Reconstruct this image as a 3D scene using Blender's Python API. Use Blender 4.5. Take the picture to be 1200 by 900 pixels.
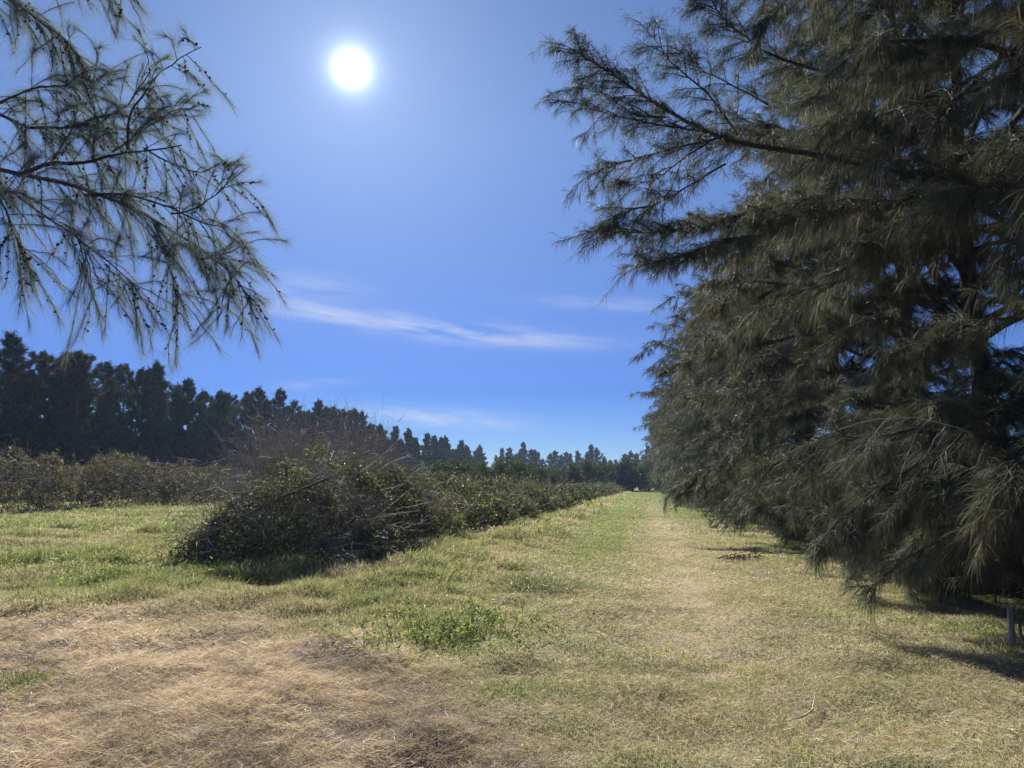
import bpy, math, random
import numpy as np

# ------------------------------------------------------------------ camera, sky, sun, exposure
scene = bpy.context.scene
for o in list(bpy.data.objects):
    bpy.data.objects.remove(o)
R = math.radians
PITCH = math.atan(115 / 870.0)
EYE = 1.6
cam_data = bpy.data.cameras.new("camera")
cam = bpy.data.objects.new("camera", cam_data)
scene.collection.objects.link(cam)
cam.location = (0, 0, EYE)
cam.rotation_euler = (math.pi / 2 + PITCH, 0, 0)
cam_data.sensor_width = 36
cam_data.lens = 36 * 870 / 1200.0
cam_data.clip_start = 0.05
cam_data.clip_end = 6000
scene.camera = cam

SP, CP = math.sin(PITCH), math.cos(PITCH)


def ray(px, py):
    cx, cy = (px - 600) / 870.0, (450 - py) / 870.0
    return np.array([cx, CP - cy * SP, cy * CP + SP])


def at(px, py, Y):
    d = ray(px, py)
    return np.array([0, 0, EYE]) + d * (Y / d[1])


sd = ray(412, 80)
sd = sd / np.linalg.norm(sd)
SUN_EL = math.asin(sd[2])
SUN_AZ = math.atan2(sd[0], sd[1])            # clockwise from +Y

world = bpy.data.worlds.new("World")
scene.world = world
world.use_nodes = True
wn, wl = world.node_tree.nodes, world.node_tree.links
wn.clear()


def wnode(t, **kw):
    n = wn.new(t)
    for k, v in kw.items():
        setattr(n, k, v)
    return n


def wmath(op, a, b=None, c=None, clamp=False):
    n = wn.new("ShaderNodeMath")
    n.operation = op
    n.use_clamp = clamp
    for i, s in enumerate((a, b, c)):
        if s is None:
            continue
        if isinstance(s, (int, float)):
            n.inputs[i].default_value = s
        else:
            wl.new(s, n.inputs[i])
    return n.outputs[0]


sky = wnode("ShaderNodeTexSky", sky_type='NISHITA', sun_disc=False)
sky.sun_elevation = SUN_EL
sky.sun_rotation = SUN_AZ
sky.air_density = 1.0
sky.dust_density = 0.0
sky.ozone_density = 3.0
SKY_STRENGTH = 0.05
hs = wnode("ShaderNodeHueSaturation")
hs.inputs["Saturation"].default_value = 1.12
hs.inputs["Hue"].default_value = 0.512
hs.inputs["Value"].default_value = 1.0
wl.new(sky.outputs[0], hs.inputs["Color"])
tc = wnode("ShaderNodeTexCoord")
nrm = wnode("ShaderNodeVectorMath", operation='NORMALIZE')
wl.new(tc.outputs["Generated"], nrm.inputs[0])
dot = wnode("ShaderNodeVectorMath", operation='DOT_PRODUCT')
wl.new(nrm.outputs[0], dot.inputs[0])
dot.inputs[1].default_value = tuple(sd)
ang = wmath('ARCCOSINE', wmath('MINIMUM', dot.outputs["Value"], 1.0))
sep = wnode("ShaderNodeSeparateXYZ")
wl.new(nrm.outputs[0], sep.inputs[0])
az = wmath('ARCTAN2', sep.outputs[0], sep.outputs[1])
el = wmath('ARCSINE', sep.outputs[2])
# thin cirrus: soft stretched noise inside a few bands of the sky
comb = wnode("ShaderNodeCombineXYZ")
wl.new(wmath('MULTIPLY', az, 3.6), comb.inputs[0])
wl.new(wmath('ADD', wmath('MULTIPLY', el, 26.0), wmath('MULTIPLY', az, 2.9)), comb.inputs[1])
noi = wnode("ShaderNodeTexNoise")
noi.inputs["Scale"].default_value = 1.6
noi.inputs["Detail"].default_value = 8
noi.inputs["Roughness"].default_value = 0.62
noi.inputs["Distortion"].default_value = 0.25
wl.new(comb.outputs[0], noi.inputs["Vector"])


def gauss(x, c, s):
    t = wmath('DIVIDE', wmath('SUBTRACT', x, c), s)
    return wmath('EXPONENT', wmath('MULTIPLY', wmath('MULTIPLY', t, t), -1.0))


def az_el(px, py):
    d = ray(px, py)
    d = d / np.linalg.norm(d)
    return math.atan2(d[0], d[1]), math.asin(d[2])


cloud = None
for (x0, y0, x1, y1, w, amp) in ((350, 366, 655, 398, 0.013, 1.1), (640, 352, 780, 358, 0.008, .55), (420, 482, 600, 496, 0.012, .75),
                                 (300, 335, 420, 345, .02, .35), (330, 452, 420, 446, .007, .3)):
    a0, e0 = az_el(x0, y0)
    a1, e1 = az_el(x1, y1)
    k = (e1 - e0) / (a1 - a0)
    line = wmath('ADD', wmath('MULTIPLY', az, k), e0 - k * a0)
    g = wmath('MULTIPLY', gauss(wmath('SUBTRACT', el, line), 0.0, w), gauss(az, (a0 + a1) / 2, (a1 - a0) * 0.52))
    g = wmath('MULTIPLY', g, amp)
    cloud = g if cloud is None else wmath('ADD', cloud, g)
ramp = wnode("ShaderNodeMapRange")
ramp.inputs["From Min"].default_value = 0.36
ramp.inputs["From Max"].default_value = 0.64
wl.new(noi.outputs["Fac"], ramp.inputs["Value"])
cloud = wmath('MULTIPLY', wmath('MULTIPLY', cloud, ramp.outputs[0]), 0.85, clamp=True)
mixc = wnode("ShaderNodeMix", data_type='RGBA')
wl.new(cloud, mixc.inputs[0])
# the photographed sky stays a deep even blue down to the horizon
tint = wnode("ShaderNodeValToRGB")
wl.new(wmath('DIVIDE', el, 0.5, clamp=True), tint.inputs[0])
te = tint.color_ramp.elements
te[0].position, te[0].color = 0.0, (.40, .52, .88, 1)
te[1].position, te[1].color = 0.9, (1, 1, 1, 1)
for p_, c_ in ((.11, (.30, .45, .85, 1)), (.24, (.27, .41, .80, 1))):
    e_ = te.new(p_)
    e_.color = c_
mul = wnode("ShaderNodeMix", data_type='RGBA', blend_type='MULTIPLY')
mul.inputs[0].default_value = 1.0
wl.new(hs.outputs[0], mul.inputs[6])
wl.new(tint.outputs[0], mul.inputs[7])
wl.new(mul.outputs[2], mixc.inputs[6])
mixc.inputs[7].default_value = (7.0, 7.4, 8.3, 1)
# the sun itself and the bright sky close to it
glow = wmath('MULTIPLY', wmath('EXPONENT', wmath('MULTIPLY', ang, -1 / 0.010)), 55.0)
glow = wmath('ADD', glow, wmath('MULTIPLY', wmath('EXPONENT', wmath('MULTIPLY', ang, -1 / 0.17)), 3.3))
disc = wmath('MULTIPLY', wmath('LESS_THAN', ang, 0.0047), 400.0)
glow = wmath('ADD', glow, disc)
addg = wnode("ShaderNodeMix", data_type='RGBA', blend_type='ADD')
addg.inputs[0].default_value = 1.0
wl.new(mixc.outputs[2], addg.inputs[6])
gc = wnode("ShaderNodeCombineColor")
wl.new(wmath('MULTIPLY', glow, .9), gc.inputs[0])
wl.new(glow, gc.inputs[1])
wl.new(wmath('MULTIPLY', glow, 1.15), gc.inputs[2])
wl.new(gc.outputs[0], addg.inputs[7])
bg = wnode("ShaderNodeBackground")
bg.inputs["Strength"].default_value = SKY_STRENGTH
wl.new(addg.outputs[2], bg.inputs["Color"])
wout = wnode("ShaderNodeOutputWorld")
wl.new(bg.outputs[0], wout.inputs[0])

sun_data = bpy.data.lights.new("sun", 'SUN')
sun_data.energy = 5.0
sun_data.angle = R(0.5)
sun_data.color = (1.0, 0.945, 0.87)
sun = bpy.data.objects.new("sun", sun_data)
scene.collection.objects.link(sun)
sun.location = (-20, 80, 60)
from mathutils import Vector
sun.rotation_euler = Vector(-sd).to_track_quat('-Z', 'Y').to_euler()

scene.view_settings.view_transform = 'Standard'
scene.view_settings.look = 'None'
scene.view_settings.gamma = 1
scene.view_settings.exposure = 1.05
HAZE = 0.00028
scene.render.engine = 'CYCLES'
cy = scene.cycles
cy.max_bounces = 6
cy.diffuse_bounces = 3
cy.glossy_bounces = 2
cy.transmission_bounces = 4
cy.transparent_max_bounces = 8
cy.volume_bounces = 0
cy.caustics_reflective = False
cy.caustics_refractive = False
cy.use_denoising = True
cy.use_adaptive_sampling = False
cy.denoiser = 'OPENIMAGEDENOISE'
cy.denoising_input_passes = 'RGB_ALBEDO_NORMAL'
cy.denoising_prefilter = 'ACCURATE'
scene.render.use_persistent_data = False

rng = np.random.default_rng(7)
random.seed(7)
C = scene.collection.objects

# ------------------------------------------------------------------ helpers
_tabs = {}


def vn(x, y, seed=0):
    """smooth value noise in 0..1"""
    if seed not in _tabs:
        _tabs[seed] = np.random.default_rng(1000 + seed).random((256, 256))
    T = _tabs[seed]
    x = np.asarray(x, float)
    y = np.asarray(y, float)
    ix, iy = np.floor(x).astype(int), np.floor(y).astype(int)
    fx, fy = x - ix, y - iy
    fx = fx * fx * (3 - 2 * fx)
    fy = fy * fy * (3 - 2 * fy)
    a = T[ix & 255, iy & 255]
    b = T[(ix + 1) & 255, iy & 255]
    c = T[ix & 255, (iy + 1) & 255]
    d = T[(ix + 1) & 255, (iy + 1) & 255]
    return (a * (1 - fx) + b * fx) * (1 - fy) + (c * (1 - fx) + d * fx) * fy


def fbm(x, y, seed=0, o=3):
    s, a, t = 0, 0.5, 0
    for i in range(o):
        s = s + a * vn(x * 2 ** i, y * 2 ** i, seed + i)
        t += a
        a *= 0.5
    return s / t


def sstep(a, b, x):
    t = np.clip((x - a) / (b - a), 0, 1)
    return t * t * (3 - 2 * t)


LX, LY = 0.1753, 0.9845                       # direction of the lane


def uv(x, y):
    return x * LY - y * LX, x * LX + y * LY


def xy(u, v):
    return u * LY + v * LX, -u * LX + v * LY


def gz(x, y):
    u, v = uv(x, y)
    d = np.sqrt(np.asarray(x) ** 2 + np.asarray(y) ** 2)
    f = 1 - sstep(40, 160, d)
    z = 0.10 * (vn(x / 3.1 + 5, y / 3.1, 1) - .5) + 0.05 * (vn(x / 1.1, y / 1.1, 2) - .5)
    z = z + (0.08 + .22 * (vn(x / .95 + 7, y / .95, 4) - .4)) * sstep(-1.6, -3.2, u) * sstep(6, 10, v) * (1 - sstep(25, 45, d))
    z = z + .11 * (vn(x / .55 + 3, y / .55, 6) - .5) * sstep(14, 8, d)
    z = z - 0.03 * np.exp(-((u - .62) / .35) ** 2)
    return z * f


class Geo:
    def __init__(self):
        self.V, self.C, self.Q, self.T, self.n = [], [], [], [], 0

    def add(self, v, q=None, t=None, c=None):
        v = np.asarray(v, np.float32)
        self.V.append(v)
        if c is None:
            c = np.ones((len(v), 3), np.float32)
        c = np.asarray(c, np.float32)
        if c.ndim == 1:
            c = np.broadcast_to(c, (len(v), 3))
        self.C.append(c)
        if q is not None and len(q):
            self.Q.append(np.asarray(q, np.int64) + self.n)
        if t is not None and len(t):
            self.T.append(np.asarray(t, np.int64) + self.n)
        self.n += len(v)

    def build(self, name, mat, parent=None, smooth=False):
        V = np.concatenate(self.V)
        Cc = np.concatenate(self.C)
        Q = np.concatenate(self.Q) if self.Q else np.zeros((0, 4), np.int64)
        T = np.concatenate(self.T) if self.T else np.zeros((0, 3), np.int64)
        me = bpy.data.meshes.new(name)
        me.vertices.add(len(V))
        me.vertices.foreach_set('co', V.astype(np.float32).ravel())
        nl = len(Q) * 4 + len(T) * 3
        me.loops.add(nl)
        me.loops.foreach_set('vertex_index', np.concatenate([Q.ravel(), T.ravel()]).astype(np.int32))
        me.polygons.add(len(Q) + len(T))
        st = np.concatenate([np.arange(len(Q)) * 4, len(Q) * 4 + np.arange(len(T)) * 3]).astype(np.int32)
        me.polygons.foreach_set('loop_start', st)
        if smooth:
            me.polygons.foreach_set('use_smooth', np.ones(len(Q) + len(T), bool))
        me.update(calc_edges=True)
        at_ = me.attributes.new('col', 'FLOAT_COLOR', 'POINT')
        cc = np.ones((len(V), 4), np.float32)
        cc[:, :3] = Cc
        at_.data.foreach_set('color', cc.ravel())
        me.materials.append(mat)
        ob = bpy.data.objects.new(name, me)
        C.link(ob)
        if parent is not None:
            ob.parent = parent
        return ob


def unit(a):
    return a / np.maximum(np.linalg.norm(a, axis=-1, keepdims=True), 1e-9)


def tube(g, P, rad, sides=5, col=None, cap=True):
    P = np.asarray(P, float)
    n = len(P)
    rad = np.broadcast_to(np.asarray(rad, float), (n,))
    T = unit(np.gradient(P, axis=0))
    ref = np.array([0, 0, 1.0]) if abs(T[0, 2]) < .8 else np.array([1.0, 0, 0])
    A = unit(np.cross(T, ref))
    B = np.cross(T, A)
    th = np.arange(sides) * 2 * math.pi / sides
    V = P[:, None] + rad[:, None, None] * (np.cos(th)[None, :, None] * A[:, None] + np.sin(th)[None, :, None] * B[:, None])
    V = V.reshape(-1, 3)
    i = np.arange(n - 1)[:, None] * sides
    j = np.arange(sides)[None]
    k = (j + 1) % sides
    Q = np.stack([i + j, i + k, i + sides + k, i + sides + j], -1).reshape(-1, 4)
    tri = None
    if cap:
        V = np.vstack([V, P[-1:] + T[-1:] * rad[-1] * .5])
        tri = np.stack([(n - 1) * sides + j[0], (n - 1) * sides + k[0], np.full(sides, n * sides)], -1)
    g.add(V, Q, tri, col)


def strands(g, P, D, L, W, droop, col, curl=0.0, r=None, tipw=0.0):
    """thin bent strips: base pair, middle pair, tip"""
    r = r or rng
    n = len(P)
    L = np.broadcast_to(L, (n,))[:, None]
    W = np.broadcast_to(W, (n,))[:, None]
    droop = np.broadcast_to(droop, (n,))[:, None]
    D = unit(D)
    S = unit(np.cross(D, unit(r.normal(size=(n, 3))))) * W * .5
    dn = np.array([0, 0, -1.0])
    cv = r.normal(size=(n, 3)) * curl * L
    M = P + D * L * .5 + dn * droop * L * .22 + cv
    E = P + D * L * (1 - .15 * np.minimum(droop, 1.5)) + dn * droop * L * .85
    V = np.stack([P - S, P + S, M - S * .9, M + S * .9, E], 1).reshape(-1, 3)
    b = np.arange(n)[:, None] * 5
    g.add(V, b + np.array([0, 1, 3, 2]), b + np.array([2, 3, 4]), np.repeat(col, 5, axis=0))


def leaves(g, P, N, size, col, r=None, asp=.45, fold=.18):
    """pointed leaves folded on the midrib"""
    r = r or rng
    n = len(P)
    N = unit(N)
    A = unit(np.cross(N, unit(r.normal(size=(n, 3)))))
    B = np.cross(N, A)
    s = np.broadcast_to(size, (n,))[:, None]
    V = np.stack([P - A * s * .5, P + B * s * asp * .5 + N * s * fold, P + A * s * .5 - N * s * .12, P - B * s * asp * .5 + N * s * fold], 1)
    b = np.arange(n)[:, None] * 4
    T = np.concatenate([b + np.array([0, 2, 1]), b + np.array([0, 3, 2])])
    g.add(V.reshape(-1, 3), None, T, np.repeat(col, 4, axis=0))


def pick(pal, n, w=None, r=None, jit=.18):
    r = r or rng
    pal = np.asarray(pal, float)
    c = pal[r.choice(len(pal), n, p=w)]
    return np.clip(c * (1 + jit * r.normal(size=(n, 1))), .004, .9)


def tag(o, label=None, cat=None, group=None, kind=None):
    if label:
        o['label'] = label
    if cat:
        o['category'] = cat
    if group:
        o['group'] = group
    if kind:
        o['kind'] = kind
    return o


def empty(name, loc=(0, 0, 0)):
    o = bpy.data.objects.new(name, None)
    C.link(o)
    o.location = loc
    return o


def copy_tree(o):
    c = o.copy()
    C.link(c)
    for ch in o.children:
        d = ch.copy()
        C.link(d)
        d.parent = c
    return c


# ------------------------------------------------------------------ materials
def leaf_material(name, trans=.3, rough=.5, spec=.3, noise=0.0, transcol=(1.3, 1.25, .6)):
    m = bpy.data.materials.new(name)
    m.use_nodes = True
    N, Lk = m.node_tree.nodes, m.node_tree.links
    N.clear()
    out = N.new("ShaderNodeOutputMaterial")
    a = N.new("ShaderNodeAttribute")
    a.attribute_name = 'col'
    col = a.outputs["Color"]
    if noise:
        geo = N.new("ShaderNodeNewGeometry")
        nz = N.new("ShaderNodeTexNoise")
        nz.inputs["Scale"].default_value = noise
        nz.inputs["Detail"].default_value = 3
        Lk.new(geo.outputs["Position"], nz.inputs["Vector"])
        mr = N.new("ShaderNodeMapRange")
        mr.inputs["To Min"].default_value = .55
        mr.inputs["To Max"].default_value = 1.45
        Lk.new(nz.outputs["Fac"], mr.inputs["Value"])
        mx = N.new("ShaderNodeVectorMath")
        mx.operation = 'SCALE'
        Lk.new(col, mx.inputs[0])
        Lk.new(mr.outputs[0], mx.inputs["Scale"])
        col = mx.outputs[0]
    p = N.new("ShaderNodeBsdfPrincipled")
    p.inputs["Roughness"].default_value = rough
    p.inputs["Specular IOR Level"].default_value = spec
    Lk.new(col, p.inputs["Base Color"])
    if trans > 0:
        t = N.new("ShaderNodeBsdfTranslucent")
        vm = N.new("ShaderNodeVectorMath")
        vm.operation = 'MULTIPLY'
        vm.inputs[1].default_value = transcol
        Lk.new(col, vm.inputs[0])
        Lk.new(vm.outputs[0], t.inputs["Color"])
        mix = N.new("ShaderNodeMixShader")
        mix.inputs[0].default_value = trans
        Lk.new(p.outputs[0], mix.inputs[1])
        Lk.new(t.outputs[0], mix.inputs[2])
        Lk.new(mix.outputs[0], out.inputs[0])
    else:
        Lk.new(p.outputs[0], out.inputs[0])
    return m


def bark_material(name, c1, c2, scale=14):
    m = bpy.data.materials.new(name)
    m.use_nodes = True
    N, Lk = m.node_tree.nodes, m.node_tree.links
    p = N["Principled BSDF"]
    p.inputs["Roughness"].default_value = .85
    p.inputs["Specular IOR Level"].default_value = .15
    tcn = N.new("ShaderNodeTexCoord")
    mp = N.new("ShaderNodeMapping")
    mp.inputs["Scale"].default_value = (1, 1, .22)
    Lk.new(tcn.outputs["Object"], mp.inputs[0])
    nz = N.new("ShaderNodeTexNoise")
    nz.inputs["Scale"].default_value = scale
    nz.inputs["Detail"].default_value = 6
    Lk.new(mp.outputs[0], nz.inputs["Vector"])
    cr = N.new("ShaderNodeValToRGB")
    cr.color_ramp.elements[0].position = .35
    cr.color_ramp.elements[1].position = .68
    cr.color_ramp.elements[0].color = (*c1, 1)
    cr.color_ramp.elements[1].color = (*c2, 1)
    Lk.new(nz.outputs["Fac"], cr.inputs[0])
    Lk.new(cr.outputs[0], p.inputs["Base Color"])
    bp = N.new("ShaderNodeBump")
    bp.inputs["Strength"].default_value = .6
    bp.inputs["Distance"].default_value = .02
    Lk.new(nz.outputs["Fac"], bp.inputs["Height"])
    Lk.new(bp.outputs[0], p.inputs["Normal"])
    return m


M_NEEDLE = leaf_material("casuarina_needles", trans=.31, rough=.6, spec=.10, transcol=(1.0, 1.05, .85))
M_PALED = leaf_material("glare_paled_needles", trans=.55, rough=.6, spec=.15, transcol=(.92, 1.0, 1.0))  # paler copy of the casuarina needles, for the branch veiled by glare
M_FAR = leaf_material("far_foliage", trans=.15, rough=.75, spec=.05)
M_CITRUS = leaf_material("orchard_leaves", trans=.3, rough=.6, spec=.15)
M_BRUSH = leaf_material("brush_leaves", trans=.3, rough=.62, spec=.16)
M_GRASS = leaf_material("grass_blades", trans=.42, rough=.55, spec=.25, transcol=(1.15, 1.15, .75))
M_STICK = leaf_material("dead_sticks", trans=0, rough=.7, spec=.2, noise=9)
M_BARK = bark_material("dark_bark", (.035, .03, .026), (.13, .11, .09))
M_BARKG = bark_material("grey_bark", (.09, .08, .07), (.30, .27, .24))
M_CONE = leaf_material("cone_scales", trans=0, rough=.8, spec=.1)

# ------------------------------------------------------------------ ground
STRAW, PINK, PALE = (.41, .345, .255), (.48, .37, .325), (.56, .52, .46)
OLIVE, GREEN, DGREEN, BROWN, DIRT = (.20, .20, .075), (.13, .215, .04), (.06, .10, .03), (.20, .13, .08), (.36, .28, .18)


def zones(x, y):
    """weights of what grows where"""
    u, v = uv(x, y)
    n1 = fbm(x / 2.3, y / 2.3, 11)
    n2 = fbm(x / .8 + 9, y / .8, 15)
    # mown hay lies at the left front of the frame
    lim = np.where(x < -1.55, 8.6 - (x + 1.55) * .51, 8.6 - (x + 1.55) * 2.8)
    hay = sstep(1.3, -1.3, y - lim + (n1 - .5) * 4.2 + (n2 - .5) * 1.2)
    verge = sstep(-1.9, -2.9, u + (n1 - .5) * 1.2) * (1 - hay)
    lane = (1 - verge) * (1 - hay)
    track = np.exp(-((u - .62 - .2 * (vn(v / 6, 0, 31) - .5)) / .72) ** 2) * .62 * sstep(3.5, 9, v) * (1 - sstep(30, 70, v)) * lane * (.45 + .75 * sstep(.35, .65, n2))
    lush = (np.exp(-((u + 1.3) / .75) ** 2) * sstep(12, 20, v) + .7 * sstep(24, 40, v) * sstep(5, 3, u)) * lane
    return dict(hay=hay, verge=verge, lane=lane, track=track, lush=np.clip(lush, 0, 1), n1=n1, n2=n2, u=u, v=v)


def ground_colour(x, y):
    z = zones(x, y)
    e = lambda w: np.asarray(w)[..., None]
    lane = np.array(OLIVE) * .9 * e(z['n1']) + np.array(STRAW) * e(1 - z['n1']) * .8
    lane = lane * (1 - e(z['lush']) * .8) + np.array((.19, .24, .06)) * e(z['lush']) * .8
    lane = lane * (1 - e(z['track']) * .9) + np.array((.42, .335, .235)) * e(z['track']) * .9
    hay = np.array((.40, .30, .26)) * .62 * e(.5 + .7 * z['n2'])
    verge = np.array(OLIVE) * .8 * e(.4 + z['n1']) + np.array(STRAW) * .35 * e(1 - z['n1'])
    bare = sstep(.55, .68, fbm(x / .5, y / .5, 50)) * np.clip(z['hay'] + .35 * z['lane'], 0, 1)
    hay = hay * (1 - .45 * e(bare))
    lane = lane * (1 - .4 * e(bare))
    c = lane * e(z['lane']) + hay * e(z['hay']) + verge * e(z['verge'])
    dark = sstep(3.9, 5.2, z['u'] + (z['n2'] - .5) * .8)     # shade under the casuarinas, put into the ground colour
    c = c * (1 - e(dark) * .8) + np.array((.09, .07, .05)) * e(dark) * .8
    return c


def warp(n, lo, hi, k):
    t = np.linspace(-1, 1, n)
    s = np.sinh(k * t) / math.sinh(k)
    return np.where(s < 0, -s * lo, s * hi)


gx = warp(420, -1500, 1500, 6.6)
gy = warp(420, -300, 1700, 7.0) + 6
X, Y = np.meshgrid(gx, gy)
xf, yf = X.ravel(), Y.ravel()
g = Geo()
nx, ny = len(gx), len(gy)
i, j = np.meshgrid(np.arange(nx - 1), np.arange(ny - 1))
i, j = i.ravel(), j.ravel()
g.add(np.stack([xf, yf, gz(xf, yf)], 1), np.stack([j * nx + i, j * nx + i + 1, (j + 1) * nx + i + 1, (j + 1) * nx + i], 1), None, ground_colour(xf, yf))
M_GROUND = leaf_material("field_soil_and_thatch", trans=0, rough=.95, spec=.05, noise=22)
N, Lk = M_GROUND.node_tree.nodes, M_GROUND.node_tree.links
bp = N.new("ShaderNodeBump")
bp.inputs["Strength"].default_value = .7
bp.inputs["Distance"].default_value = .03
nzg = [q for q in N if q.type == 'TEX_NOISE'][0]
Lk.new(nzg.outputs["Fac"], bp.inputs["Height"])
Lk.new(bp.outputs[0], [q for q in N if q.type == 'BSDF_PRINCIPLED'][0].inputs["Normal"])
ground = g.build("ground", M_GROUND, smooth=True)
tag(ground, kind='structure')

# ------------------------------------------------------------------ brush piles pushed up in windrows
PILE_LEAF = [(.080, .104, .064), (.110, .132, .086), (.050, .064, .042), (.150, .155, .115), (.21, .195, .155), (.155, .178, .125)]
STICKS = [(.34, .29, .24), (.22, .18, .145), (.48, .43, .37), (.15, .12, .10)]


def pile_height(v, s, v0, v1, h, seed, prof=None, cpow=2.4):
    """height of the heap over its footprint; s runs -1..1 across"""
    e = np.clip(np.minimum((v - v0) / 1.6, (v1 - v) / 1.6), 0, 1)
    ends = np.sqrt(np.clip(1 - (1 - e) ** 2, 0, 1))
    cross = np.clip(1 - np.abs(s) ** cpow, 0, 1) ** .75
    n = .40 + .75 * fbm(v / 1.7 + seed * 3.3, s * 1.3 + 5, 40 + seed, 3) + .85 * (fbm(v / .5, s * 3.6 + 2, 44 + seed, 2) - .22)
    p = 1.0 if prof is None else np.interp(v, prof[0], prof[1])
    return h * ends * cross * n * p


def brush_pile(label, v0, v1, uc, hw, h, seed, per_m, lsize, twigs, sticks, prof=None, bend=None, pal=None, cpow=2.4, group=None, tw_h=(.3, 1.0), stick_r=(.005, .014)):
    r = np.random.default_rng(300 + seed)
    vm = (v0 + v1) / 2
    ox, oy = xy(uc, vm)
    root = tag(empty("brush_pile", (ox, oy, 0)), label, "brush pile", group)
    org = np.array([ox, oy, 0])
    cen = (lambda v: uc + (0 if bend is None else np.interp(v, bend[0], bend[1])))

    def pos(v, s, hf, lift=0):
        u = cen(v) + s * hw * (.8 + .4 * vn(v / 2.2, seed * 1.7, 60))
        x, y = xy(u, v)
        return np.stack([x, y, gz(x, y) + hf + lift], -1) - org

    n = int(per_m * (v1 - v0))
    v = r.uniform(v0, v1, n)
    s = np.clip(r.uniform(-1.02, 1.02, n), -1, 1)
    H = pile_height(v, s, v0, v1, h, seed, prof, cpow)
    depth = np.where(r.random(n) < .72, r.exponential(.15, n) - .05, r.random(n) * H)
    z = np.clip(H - depth, .0, None)
    low = z <= .001
    z[low] = r.random(low.sum()) * np.maximum(H[low], .1)
    P = pos(v, s, z)
    # leaves hang in clusters
    cl = vn(v * 2.3, s * hw * 2.3 + z * 3, 70 + seed)
    keep = cl > .34 + .18 * r.random(n)
    P, z, v, s = P[keep], z[keep], v[keep], s[keep]
    P = P + r.normal(size=P.shape) * .06
    n = len(P)
    gl = Geo()
    tone = vn(v * .9, s * 2, 80 + seed)
    PL = pal or PILE_LEAF
    col = pick(PL, n, r=r)
    col = col * (.7 + .6 * tone[:, None])
    leaves(gl, P, r.normal(size=(n, 3)) + np.array([0, 0, .35]), lsize * r.uniform(.6, 1.35, n), col, r, asp=.42)
    gs = Geo()
    # leafy sprigs standing clear of the heap
    ns = int((v1 - v0) * (44 if lsize < .11 else 13))
    sv, ss_ = r.uniform(v0, v1, ns), r.uniform(-1, 1, ns)
    Hs = pile_height(sv, ss_, v0, v1, h, seed, prof, cpow)
    B0 = pos(sv, ss_, Hs * r.uniform(.5, .95, ns))
    uo = np.stack([LY * ss_, -LX * ss_, np.zeros(ns)], 1)
    Dr = unit(uo * .8 + r.normal(size=(ns, 3)) * .55 + np.array([0, 0, .55]))
    Ln = r.uniform(.22, .55, ns) * np.where(r.random(ns) < .25, 1.9, 1)
    strands(gs, B0, Dr, Ln, .009 if lsize < .11 else .02, .15, pick(STICKS, ns, r=r), .06, r)
    kk = 15
    ff = r.uniform(.25, 1.05, (ns, kk))
    LPs = (B0[:, None] + Dr[:, None] * (Ln[:, None] * ff)[..., None]).reshape(-1, 3) + r.normal(size=(ns * kk, 3)) * .04
    leaves(gl, LPs, r.normal(size=LPs.shape) + np.array([0, 0, .3]), lsize * r.uniform(.6, 1.3, len(LPs)), np.repeat(pick(PL, ns, r=r), kk, axis=0) * r.uniform(.8, 1.25, (len(LPs), 1)), r, asp=.42)
    gl.build("leaves", M_BRUSH, root)
    # bare sticks poking out every way
    for k in range(sticks):
        vv = r.uniform(v0 + .1, v1 - .1)
        ss = r.uniform(-.95, .95)
        hh = float(pile_height(np.array([vv]), np.array([ss]), v0, v1, h, seed, prof, cpow)[0])
        p0 = pos(np.array([vv]), np.array([ss]), np.array([hh * r.uniform(.55, 1.0)]))[0]
        d = unit(np.array([r.normal() * .9, r.normal() * .9, r.uniform(-.1, 1.2)]))
        L = r.uniform(.2, .8) if r.random() < .85 else r.uniform(.8, 1.3)
        if L > .55:
            d = unit(d * np.array([1, 1, .35]))
        m = p0 + d * L * .5 + r.normal(size=3) * .09 * L + np.array([0, 0, .05 * L])
        e = p0 + d * L + r.normal(size=3) * .16 * L - np.array([0, 0, .08 * L])
        pts = [p0 - d * .3, p0, m, e]
        r0 = r.uniform(*stick_r)
        cc = pick(STICKS, 1, r=r)[0]
        tube(gs, pts, [r0 * 1.1, r0, r0 * .75, r0 * .35], 4, cc)
        for q in range(r.integers(1, 4)):
            b0 = p0 + d * L * r.uniform(.25, .8)
            d2 = unit(d + r.normal(size=3) * .6)
            tube(gs, [b0, b0 + d2 * L * .25 + r.normal(size=3) * .02, b0 + d2 * L * .5], [r0 * .5, r0 * .4, r0 * .2], 3, cc)
    gs.build("branches", M_STICK, root)
    # fine dry twigs standing over the heap
    if twigs:
        gt = Geo()
        n = twigs
        v = r.uniform(v0 + .2, v1 - .2, n)
        s = r.uniform(-.8, .8, n)
        H = pile_height(v, s, v0, v1, h, seed, prof, cpow)
        m = vn(v * .8, s * 1.5, 90 + seed) > .35
        v, s, H = v[m], s[m], H[m]
        n = len(v)
        P = pos(v, s, H * r.uniform(.75, 1.0, n))
        D = r.normal(size=(n, 3)) * .55 + np.array([0, 0, .75])
        Ls = r.uniform(*tw_h, n)
        wid = .007 if lsize < .11 else .016
        strands(gt, P, D, Ls, wid, .1, pick([(.32, .28, .245), (.23, .20, .175), (.42, .375, .33)], n, r=r), .05, r)
        k = 5
        f = r.uniform(.3, .95, (n, k))
        Q = (P[:, None] + unit(D)[:, None] * (Ls[:, None] * f)[..., None]).reshape(-1, 3)
        D2 = np.repeat(unit(D), k, axis=0) + r.normal(size=(n * k, 3)) * .75
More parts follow.
